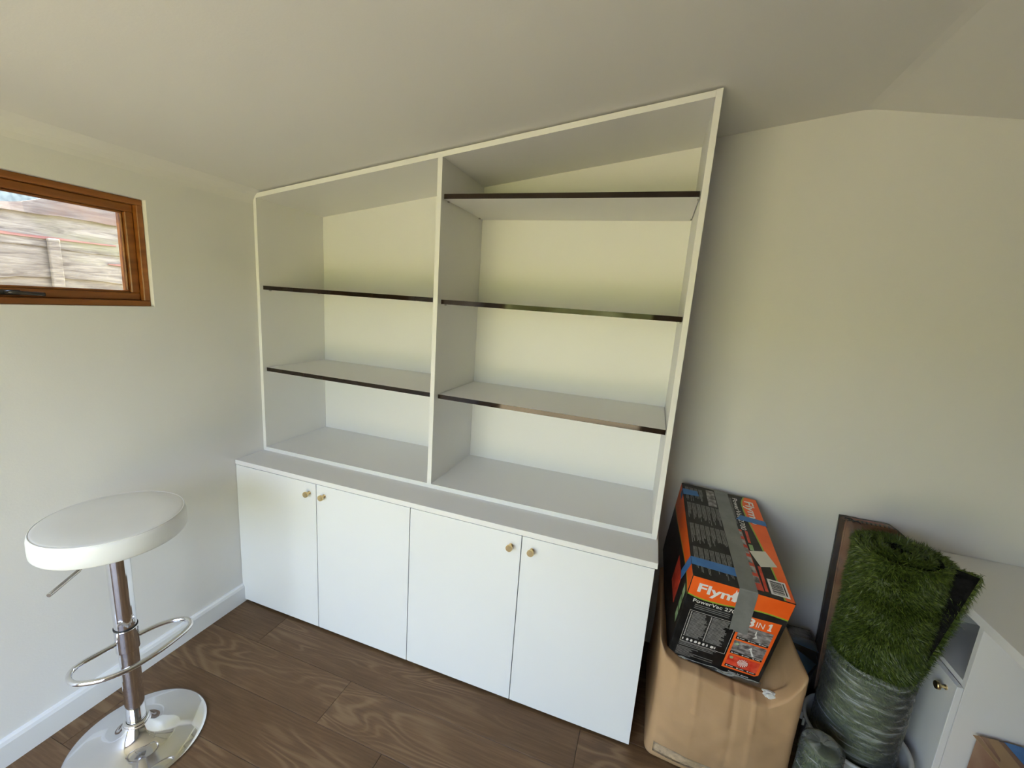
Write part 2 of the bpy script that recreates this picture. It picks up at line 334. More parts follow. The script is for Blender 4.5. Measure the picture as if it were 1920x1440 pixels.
# glazed door frame of the garden opening behind the camera (door leaves folded open)
dr = empty('door_1', (dx0, YD, 0), kind='structure')
bm = bmesh.new()
add_box(bm, dx0, dx0+.05, YD-.11, YD-.03, 0, dz1, .003); add_box(bm, dx1-.05, dx1, YD-.11, YD-.03, 0, dz1, .003); add_box(bm, dx0+.05, dx1-.05, YD-.11, YD-.03, dz1-.05, dz1, .003)
obj('frame', bm, M['timber'], dr)
obj('threshold', box(dx0+.05, dx1-.05, YD-.11, YD-.02, 0.0, .02, bev=.003), M['timber'], dr)
# garden
struct('ground', box(-40, 40, -60, 30, -.25, -.15), M['lawn'])

struct('bounce_patio', box(-3, 8, -8.0, YD-T-.01, -.15, -.06), M['bounce_paving'])  # out of view, added to bounce warm light up to the ceiling
# unseen greenery added to block low sky light; then the neighbour's rendered wall
bm = bmesh.new(); bmesh.ops.create_grid(bm, x_segments=160, y_segments=26, size=.5)
for v in bm.verts:
    x, z = v.co.x*34+1, (v.co.y+.5)*3.0-.15; v.co = Vector((x, -12.5 + .35*noise.noise(Vector((x*1.3, z*1.3, 0))), z + (.25*noise.noise(Vector((x*.9, 3, 0))) if z > 2.7 else 0)))
hg = struct('added_hedge', bm, mat('added_hedge_leaves', (.10, .12, .035), .7, var=(5, (.24, .26, .09), None, .35, .65)), True)
tm_ = hg.modifiers.new('thickness', 'SOLIDIFY'); tm_.thickness = .8; tm_.offset = 0
struct('neighbour_wall', box(-3.0, -2.8, -5, 3, -.15, 3.4), mat('grey_blue_render', (.075, .092, .096), .9, var=(25, (.13, .15, .15), None, .4, .6)))
# fence panel outside the window, waney-edged overlapping boards
fx = -.75
fn = empty('garden_fence', (fx, -.9, -.15), 'weathered pale lap fence with wavy red-brown board edges outside the window', 'fence')
def waney(name, zt, zb, x, seed, m=None, ya=-3.0, yb=.6, ampl=.012, topw=None):
    bm = bmesh.new(); n = 90; A = []; B = []
    for i in range(n+1):
        y = ya + (yb-ya)*i/n
        lo = zb + ampl*(noise.noise(Vector((y*3.1, seed, 0)))*1.6 + .5*noise.noise(Vector((y*11, seed, 3))))
        hi = zt if topw is None else topw(y)
        A.append((y, lo)); B.append((y, hi))
    vs = []
    for s, dx in ((0, .0), (1, .012)):
        vs.append([[bm.verts.new((x+dx+.002, y, z)) for y, z in A], [bm.verts.new((x+dx-.005, y, z)) for y, z in B]])
    for i in range(n):
        a, b_ = vs[1]; bm.faces.new((a[i], a[i+1], b_[i+1], b_[i]))
        a2, b2 = vs[0]; bm.faces.new((a2[i], b2[i], b2[i+1], a2[i+1]))
        bm.faces.new((a[i], a2[i], a2[i+1], a[i+1])); bm.faces.new((b_[i], b_[i+1], b2[i+1], b2[i]))
    return obj(name, bm, m or M['fence'], fn)
def top_edge(y):
    t = min(max((y+1.02)/.26, 0), 1); t = t*t*(3-2*t)
    return 1.905 + .075*t + .004*math.sin(y*30)
zz = [1.887, 1.748, 1.612, 1.47, 1.32, 1.17, 1.0, .84, .68, .52, .36, .2, .04]
waney('board', 2.0, zz[0], fx+.004, 1.3, m=M['fence_top'], topw=top_edge)
for i in range(len(zz)-1):
    b_ = waney('board', zz[i]+.02, zz[i+1], fx-.004+.002*(i % 2), 7.7+i*3.1, ampl=.012 if i != 1 else .016)
# bark strips left on two boards
def strip(y0_, y1_, zc_, h, x, seed):
    bm = bmesh.new(); n = 60; rows = []
    for i in range(n+1):
        t = i/n; y = y0_+(y1_-y0_)*t; hh = h*(math.sin(math.pi*min(max(t, .02), .98))**.4)*(.7+.5*noise.noise(Vector((y*9, seed, 1))))
        zc2 = zc_ + .006*noise.noise(Vector((y*4, seed, 8)))
        rows.append([bm.verts.new((x, y, zc2-hh/2)), bm.verts.new((x, y, zc2+hh/2)), bm.verts.new((x-.006, y, zc2+hh/2)), bm.verts.new((x-.006, y, zc2-hh/2))])
    for a, b_ in zip(rows, rows[1:]):
        for j in range(4): bm.faces.new((a[j], a[(j+1) % 4], b_[(j+1) % 4], b_[j]))
    bm.faces.new(rows[0]); bm.faces.new(rows[-1][::-1]); return bm
obj('bark_strip', strip(-1.6, -.60, 1.789, .017, fx+.013, 2.0), M['bark'], fn)
obj('bark_strip', strip(-.64, -.3, 1.70, .020, fx+.014, 5.0), M['bark'], fn)
obj('batten', box(fx+.016, fx+.034, -.862, -.822, -.15, 1.787, bev=.003), M['fence'], fn)
for yy in (-1.9, .35): obj('post', box(fx-.11, fx-.02, yy-.045, yy+.045, -.15, 1.86, bev=.004), M['fence'], fn)

# ================================================================== FITTED FURNITURE
W, H = 2.0, 0.7907
Dw, Dd, Du = .5984, .5964, .4365
def knob(x, y, z, parent, ax='y', s=-1, r=.0135):
    """round knob on a short shank; the face looks along s*ax"""
    prof = [(0, .0), (.008, .0), (.008, .003), (.0048, .006), (.0048, .016), (.0062, .019), (r, .0205), (r, .028), (r-.001, .0295), (0, .0295)]
    bm = lathe(prof, 0, 0, 28)
    rot = Matrix.Rotation(math.radians(90), 4, 'X') if ax == 'y' else Matrix.Rotation(math.radians(-90), 4, 'Y')
    bmesh.ops.transform(bm, matrix=Matrix.Translation((x, y, z)) @ rot, verts=bm.verts)
    return obj('knob', bm, M['brass'], parent, smooth=False)
def base_unit(xa, xm_, xb, kl, kr, label):
    t = empty('base_cabinet', ((xa+xb)/2, -.3, 0), label, 'cabinet', 'white double door base cabinets under the shelves')
    a, b_ = xa+.001, xb-.001
    yf = -Dd+.019
    obj('side_panel', box(a, a+.018, yf, -.004, 0.0, H-.0235, bev=.0005), M['melamine'], t)
    obj('side_panel', box(b_-.018, b_, yf, -.004, 0.0, H-.0235, bev=.0005), M['melamine'], t)
    obj('bottom_panel', box(a+.018, b_-.018, yf, -.004, .06, .078), M['melamine'], t)
    obj('back_panel', box(a+.018, b_-.018, -.012, -.004, .078, H-.0235), M['melamine'], t)
    obj('plinth', box(a+.018, b_-.018, yf+.012, yf+.030, 0.0, .06), M['dark'], t)  # near-black colour paints in the shadow gap under the doors
    for p, q, kx, kz in ((xa, xm_, kl, .716), (xm_, xb, kr, .718)):
        d = obj('door', box(p+.0017, q-.0017, -Dd, -Dd+.018, .012, H-.0255, bev=.0008), M['door_w'], t)
        knob(kx, -Dd, kz, d)
    return t
base_unit(0.0, .501, 1.0017, .462, .548, 'white double door base cabinet against the left wall, nearest the bar stool')
base_unit(1.0017, 1.5012, 1.9935, 1.459, 1.545, 'white double door base cabinet beside the big brown carton')
wt = obj('worktop', box(.001, W, -Dw, -.003, H-.0227, H, bev=.0012), M['melamine'])
tag(wt, 'long thin white board lying on both base cabinets, below the bookcase', 'worktop')

bc = empty('bookcase', (1.0, -.22, H), 'tall white built-in bookcase with sloping top and five black-edged shelves', 'bookcase')
tu, Wu, xm, tm, BK = .0200, 1.9937, .987, .0203, .010
btop = lambda x: 2.0701 + SL*x
ct = tu*math.sqrt(1+SL*SL)
zb0 = H+.0004
poly = lambda a, b_: [(a, zb0+tu), (b_, zb0+tu), (b_, btop(b_)-ct-.0003), (a, btop(a)-ct-.0003)]
obj('side_panel', prism_y([(.0015, zb0), (tu, zb0), (tu, btop(tu)-ct), (.0015, btop(.0015)-ct)], -Du, -BK), M['melamine'], bc)
obj('side_panel', prism_y([(Wu-tu, zb0), (Wu, zb0), (Wu, btop(Wu)+.002), (Wu-tu, btop(Wu-tu)+.002)], -Du, -BK), M['melamine'], bc)
obj('divider', prism_y(poly(xm, xm+tm), -Du+.0006, -BK), M['melamine'], bc)
obj('top_panel', prism_y([(.0015, btop(0)-ct), (Wu-tu-.0003, btop(Wu-tu)-ct), (Wu-tu-.0003, btop(Wu-tu)), (.0015, btop(0))], -Du+.0003, -BK), M['melamine'], bc)
obj('bottom_panel', box(tu+.0003, Wu-tu-.0003, -Du+.0003, -BK, zb0, zb0+tu), M['melamine'], bc)
obj('back_panel', prism_y([(.0015, zb0), (Wu, zb0), (Wu, btop(Wu)), (.0015, btop(.0015))], -BK+.0005, -.003), M['melamine'], bc)
def shelf(xa, xb, zt, yfl, yfr):
    g_ = .003
    bm = bmesh.new(); e = .0022
    pts = [(xa+g_, yfl+e), (xb-g_, yfr+e), (xb-g_, -BK-.002), (xa+g_, -BK-.002)]
    A = [bm.verts.new((x, y, zt-.0185)) for x, y in pts]; B = [bm.verts.new((x, y, zt)) for x, y in pts]
    bm.faces.new(A[::-1]); bm.faces.new(B)
    for i in range(4): bm.faces.new((A[i], A[(i+1) % 4], B[(i+1) % 4], B[i]))
    s = obj('shelf', bm, M['melamine'], bc)
    bm = bmesh.new(); pts = [(xa+g_, yfl), (xb-g_, yfr), (xb-g_, yfr+e-.0001), (xa+g_, yfl+e-.0001)]
    A = [bm.verts.new((x, y, zt-.0188)) for x, y in pts]; B = [bm.verts.new((x, y, zt+.0002)) for x, y in pts]
    bm.faces.new(A[::-1]); bm.faces.new(B)
    for i in range(4): bm.faces.new((A[i], A[(i+1) % 4], B[(i+1) % 4], B[i]))
    tag(obj('edge_strip', bm, M['edge'], s), 'glossy black-brown edging strip')
    for px in (xa+.0005, xb-.0075):
        for py in (yfl+.035, -.06):
            obj('shelf_pin', box(px, px+.007, py, py+.008, zt-.0245, zt-.0188), M['steel'], s)
shelf(tu, xm, 1.646, -.419, -.436); shelf(tu, xm, 1.235, -.417, -.434)
shelf(xm+tm, Wu-tu, 2.061, -.417, -.405); shelf(xm+tm, Wu-tu, 1.641, -.409, -.430); shelf(xm+tm, Wu-tu, 1.226, -.405, -.428)

# desk at the right
dt = obj('worktop', box(2.957, 3.95, -1.75, -.002, .760, .790, bev=.001), M['melamine'])
tag(dt, 'plain white worktop of the desk, right of the grass roll', 'worktop')
dc = empty('desk_cabinet', (3.3, -.21, 0), 'white under-desk cabinet with one knobbed door and an open cubby above', 'cabinet')
obj('side_panel', box(3.0, 3.94, -.412, -.394, 0, .7595, bev=.0005), M['melamine'], dc)
obj('side_panel', box(3.0, 3.94, -.022, -.004, 0, .7595, bev=.0005), M['melamine'], dc)
obj('cubby_floor', box(3.0, 3.93, -.394, -.022, .503, .521), M['melamine'], dc)
obj('bottom_panel', box(3.0, 3.93, -.394, -.022, .05, .068), M['melamine'], dc)
obj('back_panel', box(3.93, 3.94, -.394, -.022, .068, .7595), M['melamine'], dc)
d = obj('door', box(2.980, 2.998, -.412, -.006, .012, .503, bev=.001), M['door_w'], dc)
knob(2.980, -.372, .462, d, 'x')
dl = obj('desk_end_panel', box(3.0, 3.94, -1.73, -1.712, 0, .7595, bev=.0005), M['melamine'])
tag(dl, 'white end panel carrying the near end of the desk top', 'desk panel')

# ================================================================== BAR STOOL
sx, sy = .306, -1.252
st = empty('bar_stool', (sx, sy, 0), 'round white leatherette bar stool on a chrome pedestal by the left wall', 'stool')
obj('base', lathe([(0, .0005), (.198, .0005), (.2005, .004), (.199, .0075), (.19, .0105), (.16, .016), (.12, .0235), (.085, .034), (.062, .049), (.048, .066), (.0405, .080), (.0375, .086), (0, .086)], sx, sy, 96), M['chrome'], st, smooth=True)
obj('base_collar', lathe([(.0285, .084), (.0365, .085), (.038, .089), (.0365, .093), (.031, .0945), (.0285, .095)], sx, sy, 48), M['chrome'], st, smooth=True)
obj('column', lathe([(0, .086), (.0272, .086), (.0272, .40), (0, .40)], sx, sy, 48), M['chrome'], st)
obj('gas_lift_cover', lathe([(0, .470), (.0285, .470), (.0300, .474), (.0305, .60), (.0315, .80), (0, .80)], sx, sy, 48), M['chrome'], st)
obj('footrest_clamp', lathe([(.0273, .385), (.0318, .385), (.0322, .388), (.0322, .468), (.0310, .4705), (.0273, .4705)], sx, sy, 48), M['chrome'], st)
obj('clamp_gasket', lathe([(.0280, .4705), (.0326, .471), (.0326, .4755), (.0280, .476)], sx, sy, 40), M['rubber'], st)
zr = .415
ring = [(.292, -1.277), (.286, -1.32), (.281, -1.365), (.291, -1.398), (.330, -1.417), (.366, -1.411), (.414, -1.375), (.443, -1.318), (.449, -1.240), (.440, -1.165), (.428, -1.124), (.400, -1.108), (.368, -1.112), (.338, -1.140), (.318, -1.178), (.308, -1.226)]
pth = smooth_path([(x, y, zr) for x, y in ring], 2)
obj('footrest', tube(pth, .0078, 14), M['chrome'], st, smooth=True)
zs, hs, rs = .883, .071, .189
obj('seat', lathe([(0, zs), (rs*.6, zs), (rs-.016, zs-.0006), (rs-.0075, zs-.003), (rs-.003, zs-.008), (rs-.0005, zs-.02), (rs, zs-.045), (rs-.0005, zs-hs+.006), (rs-.004, zs-hs+.001), (rs-.009, zs-hs), (0, zs-hs)], sx, sy, 96), M['seat'], st, smooth=True)
bm = bmesh.new(); n = 96
tube([(sx+(rs-.0065)*math.cos(2*math.pi*i/n), sy+(rs-.0065)*math.sin(2*math.pi*i/n), zs-.0032) for i in range(n)], .0016, 6, bm, closed=True)
obj('seam_piping', bm, M['seat'], st, smooth=True)
bm = box(sx-.07, sx+.07, sy-.07, sy+.07, zs-hs-.006, zs-hs-.0002, bev=.001); lathe([(0, .795), (.034, .795), (.040, zs-hs-.006), (0, zs-hs-.006)], sx, sy, 32, bm)
obj('seat_bracket', bm, M['steel'], st)
bm = tube([(sx+.03, sy-.03, .790), (.352, -1.369, .772)], .0035, 10); tube([(.352, -1.369, .772), (.405, -1.459, .768)], .0056, 12, bm)
obj('height_lever', bm, M['steel'], st)

# ================================================================== LARGE CARTON
CX0, CX1, CY0, CY1, CZ = 2.046, 2.512, -.592, -.095, .487
def carton():
    bm = bmesh.new(); bmesh.ops.create_cube(bm, size=1.0)
    bmesh.ops.subdivide_edges(bm, edges=bm.edges, cuts=63, use_grid_fill=True)
    r = .028; lx, ly, lz = CX1-CX0, CY1-CY0, CZ
    us = [0, .06, .16, .35, .65, .78, .90, .965, 1]; ss = [-.006, .045, .08, .088, .112, .118, .065, -.004, -.022]
    for v in bm.verts:
        p = Vector(((v.co.x+.5)*lx, (v.co.y+.5)*ly, (v.co.z+.5)*lz))
        inner = Vector((min(max(p.x, r), lx-r), min(max(p.y, r), ly-r), min(max(p.z, r*.5), lz-r*.22)))
        d = p-inner
        if d.length > 1e-6:
            q = Vector((d.x/r, d.y/r, d.z/(r*.5 if d.z < 0 else r*.22))); qn = q.normalized()
            p = inner + Vector((qn.x*r, qn.y*r, qn.z*(r*.5 if d.z < 0 else r*.22)))
        u, vv, ww = p.x/lx, p.y/ly, p.z/lz
        sag = float(np.interp(u, us, ss)); tw = max(0, (ww-.55)/.45)**1.0
        p.z -= (sag*(1-vv*1.02) + .017*(vv > .1)*(u > .04)*(u < .90))*tw
        fb = math.sin(math.pi*min(max(u, 0), 1))*math.sin(math.pi*min(max(ww, 0), 1)**.8)
        if vv < .5: p.y -= .034*fb*(1-2*vv) + .012*math.sin(math.pi*u)*(1-2*vv)
        if u < .12: p.x += .010*(.12-u)/.12*math.sin(math.pi*ww)
        # vertical fold ridges and dents on the front and top
        front = max(0, 1-vv*4)
        for uc, wd, am in ((.30, .016, .005), (.555, .014, -.007), (.69, .012, .005), (.15, .02, .003)):
            g_ = math.exp(-((u-uc)/wd)**2) * (1 if ww > .55 else .35)
            p.y -= am*g_*front; p.z += am*.8*g_*(ww > .97)
        if u > .70 and ww > .60 and vv < .3:   # corrugation crumple near the right corner
            p.y -= .0016*math.sin((u*42+ww*30))*min(1, (u-.70)*8)*front
        w_ = Vector((p.x*6, p.y*6, p.z*6))
        nn = noise.noise(w_)*.009 + noise.noise(w_*3.2)*.003
        p.y -= nn*front
        p.z += (nn*.9 if ww > .97 else 0)
        v.co = p + Vector((CX0, CY0, 0))
    lo = min(v.co.z for v in bm.verts)
    for v in bm.verts: v.co.z -= lo - .0005
    return bm
ca = empty('large_carton', ((CX0+CX1)/2, (CY0+CY1)/2, 0), 'big battered brown cardboard carton with sagging top, beside the base cabinets', 'carton')
cb = carton()
from mathutils.bvhtree import BVHTree
bvh = BVHTree.FromBMesh(cb)
obj('carton_body', cb, M['card'], ca, smooth=True)
def on_front(x, z, off=.001):
    h = bvh.ray_cast(Vector((x, -1.2, z)), Vector((0, 1, 0)))
    return h[0] + Vector((0, -off, 0)) if h[0] else Vector((x, CY0, z))
def on_top(x, y, off=.001):
    h = bvh.ray_cast(Vector((x, y, 1.0)), Vector((0, 0, -1)))
    return h[0] + Vector((0, 0, off)) if h[0] else Vector((x, y, CZ))
def ribbon(rows, thick=None):
    bm = bmesh.new(); g_ = [[bm.verts.new(p) for p in r_] for r_ in rows]
    for a, b_ in zip(g_, g_[1:]):
        for i in range(len(a)-1): bm.faces.new((a[i], a[i+1], b_[i+1], b_[i]))
    return bm
def solidify(bm, t): 
    bmesh.ops.recalc_face_normals(bm, faces=bm.faces); bmesh.ops.solidify(bm, geom=bm.faces[:], thickness=t); return bm
rows = [[on_front(x, .030+.0*x+.045*t*(1-.2*(x-2.08)), .0012) for x in np.linspace(2.075, 2.47, 26)] for t in np.linspace(0, 1, 5)]
tag(obj('packing_tape', solidify(ribbon(rows), .0004), M['clear'], ca, smooth=True), 'clear packing tape along the bottom edge')
# top flap seam: thin raised flap edge
rows = [[on_top(x, y, .0006 + (.002 if j < 2 else 0)) for x in np.linspace(2.075, 2.485, 24)] for j, y in enumerate(np.linspace(-.345, -.16, 8))]
obj('top_flap', solidify(ribbon(rows), .0015), M['card'], ca, smooth=True)
def crumple(name, c, s, seed, m, parent=None):
    bm = bmesh.new(); bmesh.ops.create_icosphere(bm, subdivisions=3, radius=1)
    for v in bm.verts:
        k_ = 1 + .55*noise.noise(v.co*2.1+Vector((seed, 0, 0)))
        v.co = Vector((v.co.x*s[0]*k_, v.co.y*s[1]*k_, v.co.z*s[2]*k_)) + Vector(c)
    return obj(name, bm, m, parent)

# ================================================================== BLACK AND ORANGE BOX
O = Vector((2.111, -.617, .793)); bw, bl, bh = .312, .572, .388
a_, b2_, c_ = .037, .18, .078
ROT = Matrix.Rotation(a_, 4, 'Z') @ Matrix.Rotation(b2_, 4, 'X') @ Matrix.Rotation(c_, 4, 'Y')
fb_ = empty('leaf_blower_box', O, 'black and orange Flymo PowerVac carton, taped, tilted on top of the big brown carton', 'box')
fb_['label'] = 'black and orange leaf blower box with grey and blue tape, tilted on the big carton'
fb_.rotation_euler = ROT.to_euler()
obj('box_body', box(0, bw, 0, bl, -bh, 0, bev=.0022), M['box_k'], fb_, world=False)
def fp(face, u, v, off):
    if face == 'front': return (u, -off, v)
    if face == 'top': return (u, v, off)
    if face == 'left': return (-off, u, v)
    if face == 'right': return (bw+off, u, v)
def decal(bm, face, pts, layer, th=.00015):
    o1 = .0003*layer
    A = [bm.verts.new(fp(face, u, v, o1)) for u, v in pts]; B = [bm.verts.new(fp(face, u, v, o1-.00025)) for u, v in pts]
    bm.faces.new(A); bm.faces.new(B[::-1]); n = len(pts)
    for i in range(n): bm.faces.new((A[i], A[(i+1) % n], B[(i+1) % n], B[i]))
    return bm
def dobj(name, m, items, layer=1, label=None, kind=None):
    bm = bmesh.new()
    for f, pts in items: decal(bm, f, pts, layer)
    o = obj(name, bm, M[m], fb_, world=False); tag(o, label, kind=kind); return o
def rect(x0, x1, z0, z1): return [(x0, z0), (x1, z0), (x1, z1), (x0, z1)]
def curve_pts(xs, zs, n=24):
    return [(float(x), float(np.interp(x, xs, zs))) for x in np.linspace(xs[0], xs[-1], n)]
def smooth_curve(P, n=3): return [(v.x, v.y) for v in smooth_path([(x, y, 0) for x, y in P], n)]
cv = smooth_curve([(.0, -.077), (.029, -.085), (.061, -.088), (.114, -.086), (.154, -.079), (.205, -.069), (.244, -.066), (.310, -.071)])
e_ = .0023
orange = [(max(x, e_) if i == 0 else x, z) for i, (x, z) in enumerate(cv)]
dobj('orange_band', 'box_o', [('front', [(e_, -e_)] + [(e_, cv[0][1])] + cv[1:-1] + [(bw-e_, cv[-1][1]), (bw-e_, -e_)])], 1)
dobj('lime_line', 'box_g', [('front', [(e_, cv[0][1])] + cv[1:-1] + [(bw-e_, cv[-1][1]), (bw-e_, cv[-1][1]-.006)] + [(x, z-.0055) for x, z in cv[-2:0:-1]] + [(e_, cv[0][1]-.004)])], 1)
# top face: orange area on the right with curved border
tb = smooth_curve([(.262, bl-e_), (.247, .53), (.243, .495), (.245, .427), (.252, .372), (.269, .23), (.279, .09), (.283, e_)])
dobj('orange_band', 'box_o', [('top', tb + [(bw-e_, e_), (bw-e_, bl-e_)])], 1)
dobj('lime_line', 'box_g', [('top', tb + [(x-.0055, y) for x, y in tb[::-1]])], 1)
# left face orange strip
lc = smooth_curve([(bl-e_, -.124), (.45, -.118), (.344, -.099), (.18, -.074), (.094, -.064), (.05, -.066), (e_, -.080)])
dobj('orange_band', 'box_o', [('left', lc + [(e_, -e_), (bl-e_, -e_)])], 1)
dobj('lime_line', 'box_g', [('left', lc + [(y, z-.005) for y, z in lc[::-1]])], 1)
dobj('green_panels', 'box_gl', [('left', [(.026, -.101), (.055, -.093), (.055, -.135), (.026, -.143)]), ('left', [(.026, -.155), (.055, -.147), (.055, -.190), (.026, -.197)]), ('left', [(.026, -.210), (.055, -.202), (.055, -.245), (.026, -.252)])], 1)
dobj('red_picture', 'photo_r', [('left', rect(.12, .24, -.26, -.13))], 1)

def text(name, s, face, u, v, height, m, layer=2, bold=0.0, width=None, rot90=False, slope=0.0, shear=0.0, sub=None):
    c = bpy.data.curves.new(name, 'FONT'); c.body = s; c.size = 1.0; c.offset = bold; c.shear = shear; c.resolution_u = 3
    o = bpy.data.objects.new('tmp', c); COL.objects.link(o)
    bpy.context.view_layer.update()
    me = bpy.data.meshes.new_from_object(o.evaluated_get(bpy.context.evaluated_depsgraph_get()))
    COL.objects.unlink(o); bpy.data.objects.remove(o)
    co = np.array([v_.co[:] for v_ in me.vertices]); caps = .70
    k_ = height/caps; wx = co[:, 0].max()-co[:, 0].min(); kx = (width/wx) if width else k_
    for v_ in me.vertices:
        x, y = (v_.co.x-co[:, 0].min())*kx, v_.co.y*k_
        if rot90: pu, pv = u + y, v - x
        else: pu, pv = u + x, v + y + slope*x
        v_.co = Vector(fp(face, pu, pv, .0003*layer))
    me.name = name; ob = link(name, me, M[m], fb_); ORG[ob.name] = ORG[fb_.name]; return ob
text('brand_lettering', 'Flym', 'front', .027, -.061, .036, 'box_w', 2, .028, .121)
text('model_lettering', 'PowerVac 2700', 'front', .025, -.110, .0150, 'box_w', 2, .010, .146)
text('brand_lettering', 'Flymo', 'top', .257, .541, .034, 'box_w', 2, .022, .158, rot90=True)
text('model_lettering', 'PowerVac 2700', 'top', .208, .542, .020, 'box_w', 2, .006, .215, rot90=True)
# fine print as thin raised lines
bm = bmesh.new()
for v0, v1 in ((.545, .440), (.428, .300), (.288, .165), (.150, .018)):
    for c6 in range(7):
        u1 = .012 + c6*.0188
        if v0 > .5 and c6 > 3: continue
        for l_ in range(4):
            uu = u1 + l_*.0040; ln = (v0-v1)*random.uniform(.62, 1.0) if l_ < 3 else (v0-v1)*random.uniform(.3, .8)
            decal(bm, 'top', [(uu, v0-ln), (uu+.0020, v0-ln), (uu+.0020, v0), (uu, v0)], 1)
for i in range(3): decal(bm, 'front', rect(.035, .148, -.121-i*.008, -.1185-i*.008), 1)
for col, (ua, ub) in enumerate(((.038, .094), (.103, .160))):
    for i in range(21):
        zt_ = -.155 - i*.0057
        decal(bm, 'front', rect(ua, ub-random.uniform(0, .016), zt_-.0034, zt_), 1)
for i in range(3): decal(bm, 'front', rect(.026, .16-.02*random.random(), -.306-i*.0065, -.3035-i*.0065), 1)
for i in range(8): decal(bm, 'front', rect(.024, .06+.05*random.random(), -.329-i*.0055, -.3268-i*.0055), 1)
for i in range(2): decal(bm, 'front', rect(.09, .15, -.352-i*.010, -.3498-i*.010), 1)
for i in range(2): decal(bm, 'top', rect(.196+i*.004, .1975+i*.004, .36, .54), 1)
tag(obj('fine_print', bm, M['box_gy'], fb_, world=False), kind='stuff')
bm = bmesh.new()
for (xa, za, xb, zb_) in ((.026, -.149, .176, -.1500), (.026, -.2995, .176, -.3005)): decal(bm, 'front', rect(xa, xb, zb_, za), 1)
for xa in (.026, .1752): decal(bm, 'front', rect(xa, xa+.0008, -.30, -.15), 1)
for col in (.032, .097):
    for i in range(21): decal(bm, 'front', rect(col, col+.0032, -.1585-i*.0057, -.1555-i*.0057), 1)
for i, wd in enumerate((.005, .009, .009, .011, .009, .009, .006, .012, .004)):
    xx = .031 + i*.0135; decal(bm, 'front', [(xx, -.291), (xx+wd*.5, -.294), (xx+wd, -.290), (xx+wd*.8, -.282), (xx+wd*.2, -.282)], 1)
tag(obj('white_marks', bm, M['box_w'], fb_, world=False), kind='stuff')
# orange feature panel
op = [(.1815, -.112), (.191, -.1035), (.299, -.098), (.299, -.348), (.289, -.358), (.1815, -.359)]
dobj('orange_panel', 'box_o', [('front', op)], 1)
text('feature_lettering', '3', 'front', .203, -.142, .034, 'box_w', 2, .035, .022)
text('feature_lettering', 'IN', 'front', .231, -.139, .024, 'box_w', 2, .0, .024)
dobj('feature_lettering', 'box_w', [('front', [(.2665, -.140), (.2785, -.140), (.2785, -.1345), (.2755, -.1345), (.2755, -.108), (.2715, -.108), (.2650, -.1135), (.2650, -.1185), (.2695, -.1175), (.2695, -.1345), (.2665, -.1345)])], 2)
dobj('picture', 'photo', [('front', rect(.189, .290, -.209, -.148))], 2)
dobj('picture', 'photo', [('front', rect(.189, .290, -.281, -.221))], 2)
dobj('picture', 'photo_r', [('front', rect(.189, .290, -.347, -.292))], 2)
bm = bmesh.new()
for z_ in (-.207, -.278, -.345):
    decal(bm, 'front', [(.189, z_-.006), (.290, z_-.006), (.290, z_+.002), (.189, z_+.006)], 3)
obj('caption_bar', bm, M['box_k'], fb_, world=False)
bm = bmesh.new()
for z_ in (-.2095, -.281, -.3475):
    for i in range(3): decal(bm, 'front', rect(.193+i*.034, .198+i*.034, z_, z_+.004), 4); decal(bm, 'front', rect(.201+i*.034, .216+i*.034, z_+.001, z_+.003), 4)
decal(bm, 'front', [(.238, -.243), (.246, -.232), (.250, -.243), (.247, -.243), (.262, -.270), (.256, -.272), (.243, -.244)], 4)
decal(bm, 'front', [(.240, -.150), (.243, -.172), (.250, -.185), (.236, -.192), (.243, -.180), (.238, -.170)], 4)
tag(obj('caption_print', bm, M['box_w'], fb_, world=False), kind='stuff')
bm = bmesh.new()
for i in range(14):
    a0, a1 = 2*math.pi*i/14, 2*math.pi*(i+.5)/14
    decal(bm, 'front', [(.239, -.316), (.239+.017*math.cos(a0), -.316+.017*math.sin(a0)), (.239+.017*math.cos(a1), -.316+.017*math.sin(a1))], 4)
obj('fan_picture', bm, M['box_w'], fb_, world=False)
bm = bmesh.new(); decal(bm, 'front', [(.239+.020*math.cos(t_), -.316+.020*math.sin(t_)) for t_ in np.linspace(0, 2*math.pi, 24)[:-1]], 3)
obj('fan_picture', bm, M['box_r'], fb_, world=False)
bm = bmesh.new()
for zc_ in (-.236, -.303):
    bm = bmesh.new(); decal(bm, 'front', [(.200+.006*math.cos(t_), zc_+.006*math.sin(t_)) for t_ in np.linspace(0, 2*math.pi, 14)[:-1]], 4)
    obj('number_dot', bm, M['box_gl'], fb_, world=False)
text('slogan_lettering', 'Power by design', 'front', .207, -.375, .0062, 'box_w', 2, .02, .066)
# top: picture strip, photo, labels
dobj('red_strip', 'box_r', [('top', [(.186, .325), (.207, .325), (.222, .017), (.186, .017)])], 1)
for i in range(6): dobj('picture', 'photo', [('top', rect(.186, .207+.002*i, .283-i*.047, .314-i*.047))], 2)
dobj('small_print_strip', 'box_r', [('top', rect(.219, .229, .255, .325))], 1); dobj('small_print_strip', 'box_r', [('top', rect(.226, .236, .02, .135))], 1)
dobj('green_tag', 'box_gl', [('top', rect(.218, .232, .214, .245))], 1)
dobj('picture', 'photo', [('top', rect(.100, .134, .436, .556))], 1)
dobj('cream_sticker', 'sticker', [('top', [(.213, .206), (.271, .226), (.294, .155), (.236, .134)])], 4, 'blank cream sticker')
dobj('barcode_label', 'box_w', [('top', rect(.243, .299, .015, .083))], 3, 'white barcode label')
bm = bmesh.new(); yy = .022
while yy < .076:
    wd = random.choice((.0012, .0018, .0028, .0036)); decal(bm, 'top', rect(.250, .286, yy, yy+wd), 4); yy += wd + random.choice((.0014, .002, .003))
decal(bm, 'top', rect(.289, .293, .022, .076), 4)
